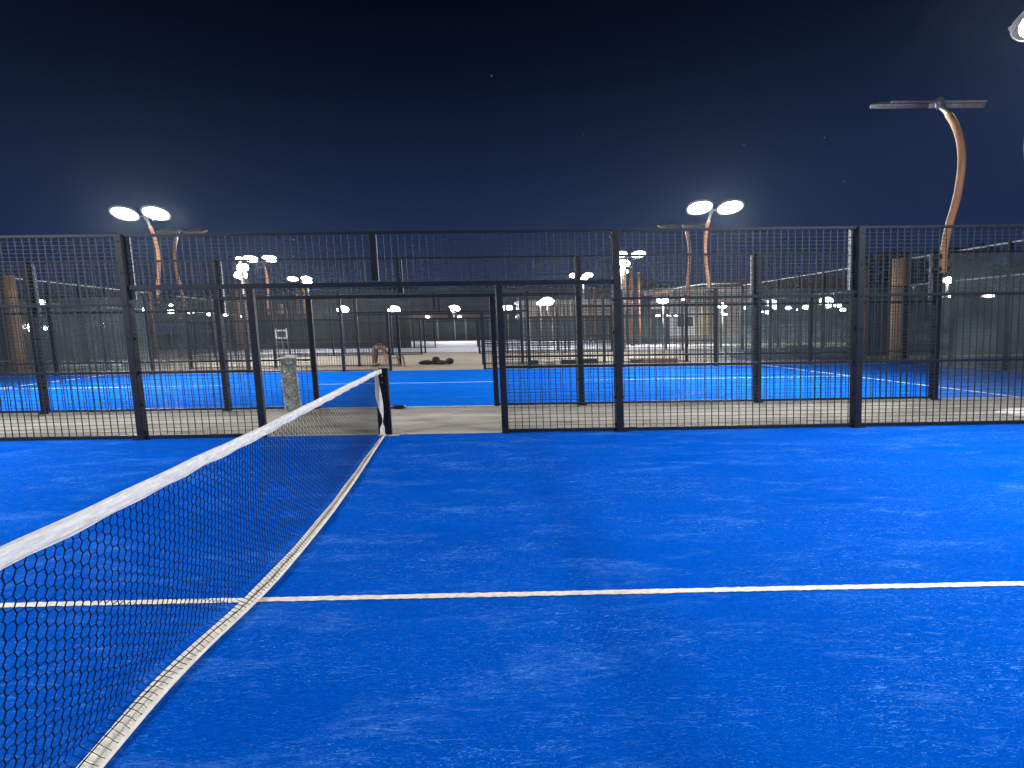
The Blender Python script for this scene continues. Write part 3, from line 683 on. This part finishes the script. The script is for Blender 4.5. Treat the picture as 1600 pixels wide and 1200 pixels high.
# ---------------------------------------------------------------- background: windscreens, wall, buildings
def screen(x0, x1, y, h, label, m='green', posts=4):
    t = thing('windscreen', (x0+x1)/2, y, label, 'windscreen', 'dark green windscreens in the background'); O = ((x0+x1)/2, y, 0)
    b = MB(); n = 60
    for i in range(n+1):
        x = x0+(x1-x0)*i/n; q = y+.04*math.sin(i*1.7)+.03*math.sin(i*.6)
        b.v += [(x, q, .04), (x, q+.02, h*.5), (x, q, h+.03*math.sin(i*2.1))]
    for i in range(n):
        for k in range(2): b.f.append((i*3+k, i*3+3+k, i*3+4+k, i*3+1+k))
    o = b.build('cloth', M[m], t, O); o.modifiers.new('t', 'SOLIDIFY').thickness = .02
    for k in range(posts+1):
        x = x0+(x1-x0)*k/posts; b = MB(); b.tube([(x, y+.12, 0), (x, y+.12, h+.1)], .05, 8); b.build('post', M['black'], t, O)
screen(-19.5, -5.4, YF[6]+.35, 3.1, 'dark green windscreen on the far fence, left of the net')
screen(12.3, 16.8, YF[6]+.35, 3.0, 'short dark green windscreen left of the white kiosk')
screen(-60, -20.2, YF[4]-1, 3.3, 'dark green windscreen running off past the left edge', posts=10)
screen(17.5, 60, YF[3]+1, 2.7, 'dark green windscreen at the far right behind the glass wall', posts=10)
screen(-34, 20, 75.0, 7.0, 'tall dark green screen at the back of everything behind the row of far floodlights', posts=12)
def pavilion():
    y = 73.0
    t = thing('pergola', -4, y, 'long low open pergola with a red brown beam in the far middle', 'pergola'); O = (-4, y, 0)
    b = MB(); b.box(-20, 2.6, y-.15, y+.15, 3.0, 3.75); b.build('beam', M['rust'], t, O)
    b = MB(); b.box(-20, 2.6, y, y+1.4, 3.76, 3.85); b.build('roof', M['grey'], t, O)
    for x in (-19.8, -16, -12.2, -8.4, -4.6, -.8, 2.45):
        b = MB(); b.post(x-.11, x+.11, y-.1, y+.1, 0, 3.0); b.build('post', M['grey'], t, O)
    b = MB(); b.box(-20, 2.6, y+1.3, y+1.4, 0, 3.0); b.build('back_wall', M['darkint'], t, O)  # dark sheet standing for the shaded interior
pavilion()
def terrace():
    y = 62.0
    t = thing('terrace_building', 13, y, 'beige lit upper terrace with brown posts above dark shutters, in the middle distance', 'building'); O = (13, y, 0)
    b = MB(); b.box(5.7, 19.5, y, y+6, 2.75, 4.55); b.build('wall', M['beige'], t, O)
    b = MB(); b.box(6.0, 19.3, y+.3, y+5.8, 0, 2.75); b.build('shutter', M['darkint'], t, O)
    b = MB(); b.box(5.6, 19.6, y-.12, y+6.1, 2.62, 2.75); b.build('ledge', M['rust'], t, O)
    b = MB(); b.box(5.5, 19.7, y-.3, y+6.2, 4.55, 4.72); b.build('roof', M['grey'], t, O)
    for x in (9.2, 11.6, 14.0, 16.3):
        b = MB(); b.box(x-.1, x+.1, y-.09, y, 2.75, 4.55); b.build('post', M['rust'], t, O)
    for x in (6.6, 9.3, 12.4, 15.6):
        b = MB(); b.post(x-.08, x+.08, y-.1, y+.06, 0, 2.6); b.build('post', M['beige'], t, O)
terrace()
def kiosk():
    y = 49.5
    t = thing('clubhouse', 20, y, 'white kiosk with two dark windows, tan door and brown cladding under a slanted canopy', 'building'); O = (20, y, 0)
    b = MB(); b.box(17.8, 20.55, y, y+4, .7, 3.9); b.build('wall', M['offwhite'], t, O)
    b = MB(); b.box(17.7, 26.6, y-.12, y+4.2, 0, .7); b.build('plinth', M['grey'], t, O)
    for x0 in (18.9, 19.72):
        b = MB(); b.box(x0, x0+.62, y-.03, y+.02, 1.5, 2.4); w_ = b.build('window', M['dkglass'], t, O)
        b = MB(); b.box(x0-.06, x0+.68, y-.05, y-.001, 2.4, 2.46); b.box(x0-.06, x0+.68, y-.05, y-.001, 1.44, 1.5); b.build('frame', M['trim'], w_, O)
    b = MB(); b.box(20.55, 20.85, y-.05, y+3.9, .7, 3.9); b.build('trim', M['beige'], t, O)
    b = MB(); b.box(20.85, 21.75, y-.02, y+3.9, .72, 3.15); d_ = b.build('door', M['tan'], t, O)
    b = MB(); b.box(21.6, 21.66, y-.07, y-.02, 1.6, 1.8); b.build('handle', M['clip'], d_, O)
    b = MB(); b.box(20.85, 21.75, y+.02, y+3.9, 3.15, 3.9); b.build('wall', M['beige'], t, O)
    b = MB(); b.box(21.75, 25.4, y+.1, y+3.9, .7, 3.9)
    for k in range(18): b.box(21.85+k*.2, 21.9+k*.2, y+.07, y+.1, .72, 3.85)
    b.build('cladding', M['brick'], t, O)
    b = MB(); b.box(17.0, 26.8, y-.6, y+4.4, 4.85, 5.0); b.build('roof', M['grey'], t, O)
    b = MB(); b.box(17.9, 26.0, y+.1, y+4, 3.9, 4.85); b.build('upper_wall', M['beige'], t, O)
    b = MB(); b.tube([(17.0, y-1.6, 4.75), (20.7, y-1.2, 5.25)], .05, 6); b.tube([(20.7, y-1.2, 5.25), (24.0, y-1.2, 5.3)], .05, 6); b.build('canopy_edge', M['trim'], t, O)
    b = MB(); b.obox((16.6, y-1.5, 4.5), (2.0, 1.4, .22), Matrix.Rotation(-.09, 3, 'Y')); b.build('canopy', M['orange'], t, O)
    for x in (17.1, 20.6, 24.0):
        b = MB(); b.tube([(x, y-1.3, 0), (x, y-1.3, 4.8)], .07, 8); b.build('post', M['galv'], t, O)
kiosk()
def tent():
    y = 68
    t = thing('marquee', 23, y, 'large dim grey brown marquee with a pointed roof behind the kiosk', 'tent'); O = (23, y, 0)
    b = MB(); xs = [(13.0, 5.4), (16.5, 6.0), (19.5, 6.8), (23.0, 8.1), (26.5, 7.0), (30, 6.2), (34, 5.8)]
    S_ = smooth([(a, h, 0) for a, h in xs], 4)
    for a, h, _ in S_: b.v += [(a, y, h-1.1), (a, y+5, h), (a, y+10, h-1.1)]
    for i in range(len(S_)-1):
        for k in range(2): b.f.append((i*3+k, i*3+3+k, i*3+4+k, i*3+1+k)); b.sm.append(len(b.f)-1)
    o = b.build('roof', M['tent'], t, O); o.modifiers.new('t', 'SOLIDIFY').thickness = .05
    b = MB(); b.box(13, 34, y+.05, y+10, 0, 4.2); b.build('side_wall', M['tent'], t, O)
    b = MB(); b.box(30, 46, y-2, y+8, 0, 6.9); b.build('annex', M['tent'], t, O)
tent()
# far floodlights on slim poles
def far_lamp(x, y, h, r, label, brace=False, glow=M['fbulb'], power=0, grp='far floodlights on slim poles', point=False):
    t = thing('pole_light', x, y, label, 'floodlight', grp); O = (x, y, 0)
    b = MB(); b.tube([(x, y, 0), (x, y, h-.05)], .07, 8); b.build('pole', M['galv'], t, O)
    b = MB(); b.post(x-r*.8, x+r*.8, y, y+.2, h-r*.5, h+r*.5, .05); hd = b.build('housing', M['housing'], t, O)
    b = MB(); b.blob((x, y-.10, h), (r*1.0, .12, r*.60), 2, 18, 10, .0, -9); b.build('lens', glow, hd, O)
    if point:
        l = bpy.data.lights.new('lamp_light', 'POINT'); l.shadow_soft_size = r*.4; l.energy = power; l.color = LAMP_COL
        o = bpy.data.objects.new('lamp_light', l); COL.objects.link(o); o.parent = hd; o.location = (0, -.25-r*.4, h)
    elif power:
        l = bpy.data.lights.new('lamp_light', 'AREA'); l.shape = 'ELLIPSE'; l.size = 1.9*r; l.size_y = 1.1*r; l.energy = power; l.color = LAMP_COL
        o = bpy.data.objects.new('lamp_light', l); COL.objects.link(o); o.parent = hd; o.matrix_local = Matrix.Translation((0, -.24, h)) @ Matrix.Rotation(math.radians(-90), 4, 'X')
def at(u, v, Y):
    """pixel of the photograph (1600 wide) -> court x and height at distance Y"""
    d = F2v + R3*((u-751.5)/F_PX) + U3*((600-v)/F_PX); k = Y/d.y; X = d.x*k
    return X, CAM_H+d.z*k-gz(X)
for u, v, Y, r, pw, lb in ((536, 484, 70, .75, 900, 'bright far floodlight, first to the right of the left gatepost'),
                       (616, 484, 70, .78, 900, 'bright far floodlight straight above the net post'),
                       (709, 483, 70, .78, 900, 'bright far floodlight in the middle of the gate opening'),
                       (793, 481, 70, .62, 900, 'bright far floodlight just right of the right gatepost'),
                       (855, 471, 60, .72, 700, 'bright far floodlight at the left end of the beige terrace'),
                       (844, 474, 61, .40, 0, 'small far floodlight touching the left side of the terrace floodlight'),
                       (1035, 469, 45, .50, 500, 'bright light under the orange canopy of the kiosk'),
                       (1070, 467, 46, .30, 200, 'smaller bright light under the canopy right of the brightest one'),
                       (1128, 478, 46, .38, 300, 'bright light on a post in front of the brown cladding')):
    X, H = at(u, v, Y); far_lamp(X, Y, H, r, lb, power=pw*(5 if Y < 62 else 1.1), point=Y < 62 and pw > 0)
for u, v, Y, r, lb in ((375, 405, 34, .22, 'small topmost light of the stacked lights on the left'),
                   (380, 418, 38, .42, 'upper bright light of the stacked lights on the left'),
                   (377, 430, 42, .50, 'lower bright light of the stacked lights on the left'),
                   (974, 412, 38, .42, 'square bright light between the stacked lights right of the middle post'),
                   (971, 424, 42, .48, 'lowest bright light of the stack right of the middle post'),
                   (481, 441, 52, .40, 'lower of the two small lights above the left gatepost'),
                   (911, 438, 52, .40, 'lower of the two small lights left of the middle post')):
    X, H = at(u, v, Y); far_lamp(X, Y, H, r, lb, grp='stacked lights on orange poles')
# orange service poles that carry further rows of lights
for u, Y, top_v, lb in ((367, 46, 433, 'short orange pole left of the stacked lights'), (384, 44, 424, 'orange pole directly below the stacked lights on the left'),
                    (464, 56, 455, 'left one of a pair of thin orange poles left of the gatepost'), (474, 56, 455, 'right one of a pair of thin orange poles left of the gatepost'),
                    (920, 56, 450, 'left one of two thin orange poles left of the middle post'), (928, 57, 450, 'right one of two thin orange poles left of the middle post'),
                    (985, 44, 418, 'orange pole right of the stacked lights near the middle post'), (997, 46, 427, 'thin curved orange pole right of the other orange poles')):
    X, H = at(u, top_v, Y); t = thing('orange_pole', X, Y, lb, 'pole', 'orange poles in the distance'); O = (X, Y, 0)
    b = MB(); b.tube([(X, Y, 0), (X, Y, H)], [.15, .11], 10); b.build('shaft', M['orange'], t, O)
    b = MB(); b.tube([(X, Y, H), (X, Y, H+.06)], .14, 10); b.build('cap', M['galv'], t, O)
# rows of glowing dots added for lamp reflections on glass and far lights
def festoon(pts, label):
    P = [(at(u, v, Y), Y, r) for u, v, Y, r in pts]; x0 = P[0][0][0]; t = thing('string_lights', x0, P[0][1], label, 'string lights', 'strings of small lights'); O = (x0, P[0][1], 0)
    b = MB(); b.tube([(X, Y, H+.12) for (X, H), Y, r in P], .012, 5); b.build('cable', M['wire'], t, O)
    for (X, H), Y, r in P:
        b = MB(); b.blob((X, Y, H), (r*1.5, r, r*.8), 1, 12, 8, 0, -9); b.tube([(X, Y, H+r*.6), (X, Y, H+.12)], .015, 5); b.build('bulb', M['bulb'], t, O)
festoon([(267, 487, 40, .19), (298, 488, 43, .17), (328, 491, 46, .17), (353, 492, 49, .17), (375, 494, 52, .15), (414, 495, 55, .17), (431, 496, 58, .17), (446, 497, 60, .17), (459, 497, 63, .17), (471, 497, 66, .17), (492, 497, 69, .16), (502, 497, 71, .14), (511, 497, 72, .18), (564, 497, 72.4, .18), (617, 497, 72.4, .16), (668, 495, 72.4, .18), (718, 495, 72.4, .16), (808, 495, 72.4, .15), (818, 494, 72.4, .2)],
        'string of small lights receding from the left glass wall to the far middle')
festoon([(60, 474, 36, .30), (103, 485, 37, .25), (135, 480, 38, .26), (171, 484, 38.5, .18), (183, 482, 39, .28), (228, 484, 39.5, .20), (267, 477, 40, .09)], 'string of lights high behind the left glass wall')
festoon([(1028, 493, 44, .15), (1044, 493, 45, .15), (1056, 493, 45, .13), (1133, 491, 46, .12), (1162, 481, 46, .16), (1191, 488, 46, .10), (1200, 488, 46, .18), (1212, 481, 45, .16), (1232, 481, 45, .18), (1247, 484, 45, .10), (1260, 480, 45, .22), (1293, 478, 44, .22), (1309, 477, 44, .22), (1317, 484, 43, .16), (1349, 477, 42, .18), (1385, 475, 40, .20)],
        'string of small lights behind the right glass walls up to the orange column')
festoon([(1436, 481, 27, .12), (1476, 481, 27, .12), (1484, 481, 27, .10), (1504, 482, 27, .13), (1536, 481, 27, .15), (1563, 479, 27, .09)], 'string of small lights at the right edge behind the end glass wall')
for u, v, Y, r, lb in ((1290, 471, 41, .55, 'wide bright lamp high behind the right glass wall'), (1205, 474, 41, .45, 'wide pale lamp left of the widest one behind the right glass wall'),
                       (1480, 438, 28, .28, 'bright bar lamp just right of the second fence post at the right'), (1480, 466, 29, .24, 'oval lamp under the bright bar lamp at the right'), (1543, 462, 28, .26, 'oval bright lamp nearest the right edge'),
                       (66, 475, 37, .45, 'bright lamp nearest the left edge behind glass')):
    X, H = at(u, v, Y); far_lamp(X, Y, H, r, lb, glow=M['bulb'], grp='lamps behind the glass walls')  # reflections in the glass built as added glowing heads
# ---------------------------------------------------------------- trees behind everything
def tree_meshes(seed, H=9.0, Rr=3.4, n=1500):
    rnd = random.Random(seed)
    b = MB(); b.tube([(0, 0, 0), (.1, .05, H*.25), (-.05, .1, H*.5), (.1, 0, H*.75)], [.28, .22, .15, .06], 8)
    for k in range(7):
        a = rnd.uniform(0, 6.28); h = H*rnd.uniform(.28, .6); l_ = Rr*rnd.uniform(.5, .8)
        b.tube([(0, 0, h), (l_*.5*math.cos(a), l_*.5*math.sin(a), h+.6), (l_*math.cos(a), l_*math.sin(a), h+1.4)], [.1, .07, .03], 6)
    tr = b.mesh('trunk', M['bark'], shear=False)
    b = MB(); cl = [(rnd.gauss(0, Rr*.42), rnd.gauss(0, Rr*.42), H*rnd.uniform(.35, .92), rnd.uniform(.7, 1.4)) for _ in range(34)]
    for _ in range(n):
        c = rnd.choice(cl); d = Vector((rnd.gauss(0, 1), rnd.gauss(0, 1), rnd.gauss(0, .8))).normalized()*c[3]*rnd.uniform(.5, 1.05)
        p = Vector(c[:3])+d; s = rnd.uniform(.12, .30); u = Vector((rnd.uniform(-1, 1), rnd.uniform(-1, 1), rnd.uniform(-1, 1))).normalized(); v = u.orthogonal().normalized()
        b.quad(tuple(p-u*s), tuple(p-v*s*.6), tuple(p+u*s), tuple(p+v*s*.6))
    return tr, b.mesh('crown', M['leaf'], shear=False)
TM = [tree_meshes(s) for s in (1, 2, 3)]
TL = [(-72, 84, .85), (-62, 86, .9), (-53, 83, .9), (-45, 86, .95), (-37, 84, .95), (-30, 86, 1.0), (-23, 84, .95), (-15, 86, 1.0), (-8, 85, .95), (-1, 87, .98), (6, 86, .92), (13, 88, .95), (48, 66, .95), (52, 64, 1.12), (57, 66, 1.15), (62, 67, 1.05), (70, 70, 1.0), (80, 72, 1.0)]
OW = ('first', 'second', 'third', 'fourth', 'fifth', 'sixth', 'seventh', 'eighth', 'ninth', 'tenth', 'eleventh', 'twelfth')
for i, (x, y, s) in enumerate(TL):
    tr, cr_ = TM[i % 3]; o = thing('tree', x, y, ('%s dark leafy tree from the left in the row behind the far screen' % OW[i]) if x < 40 else ('%s from the left of the taller dark trees behind the right end' % OW[i-12]), 'tree', 'dark trees behind the courts' if x < 40 else 'taller dark trees behind the right end')
    o.scale = (s*1.5, s*1.5, s); o.rotation_euler[2] = i*1.3
    link('trunk', tr, o); link('crown', cr_, o)
# ---------------------------------------------------------------- thin haze added for the glow around the lamps
b = MB(); b.box(-120, 110, -14, 98, -9, 13)
air = b.build('haze', bpy.data.materials.new('humid_air'), shear=False); tag(air, kind='stuff')
hm = air.data.materials[0]; hm.use_nodes = True; hn = hm.node_tree.nodes; hn.remove(hn['Principled BSDF'])
pv = hn.new('ShaderNodeVolumePrincipled'); pv.inputs['Color'].default_value = (0.62, 0.80, 1.0, 1); pv.inputs['Density'].default_value = 0.00021; pv.inputs['Anisotropy'].default_value = 0.8
hm.node_tree.links.new(pv.outputs[0], hn['Material Output'].inputs['Volume'])
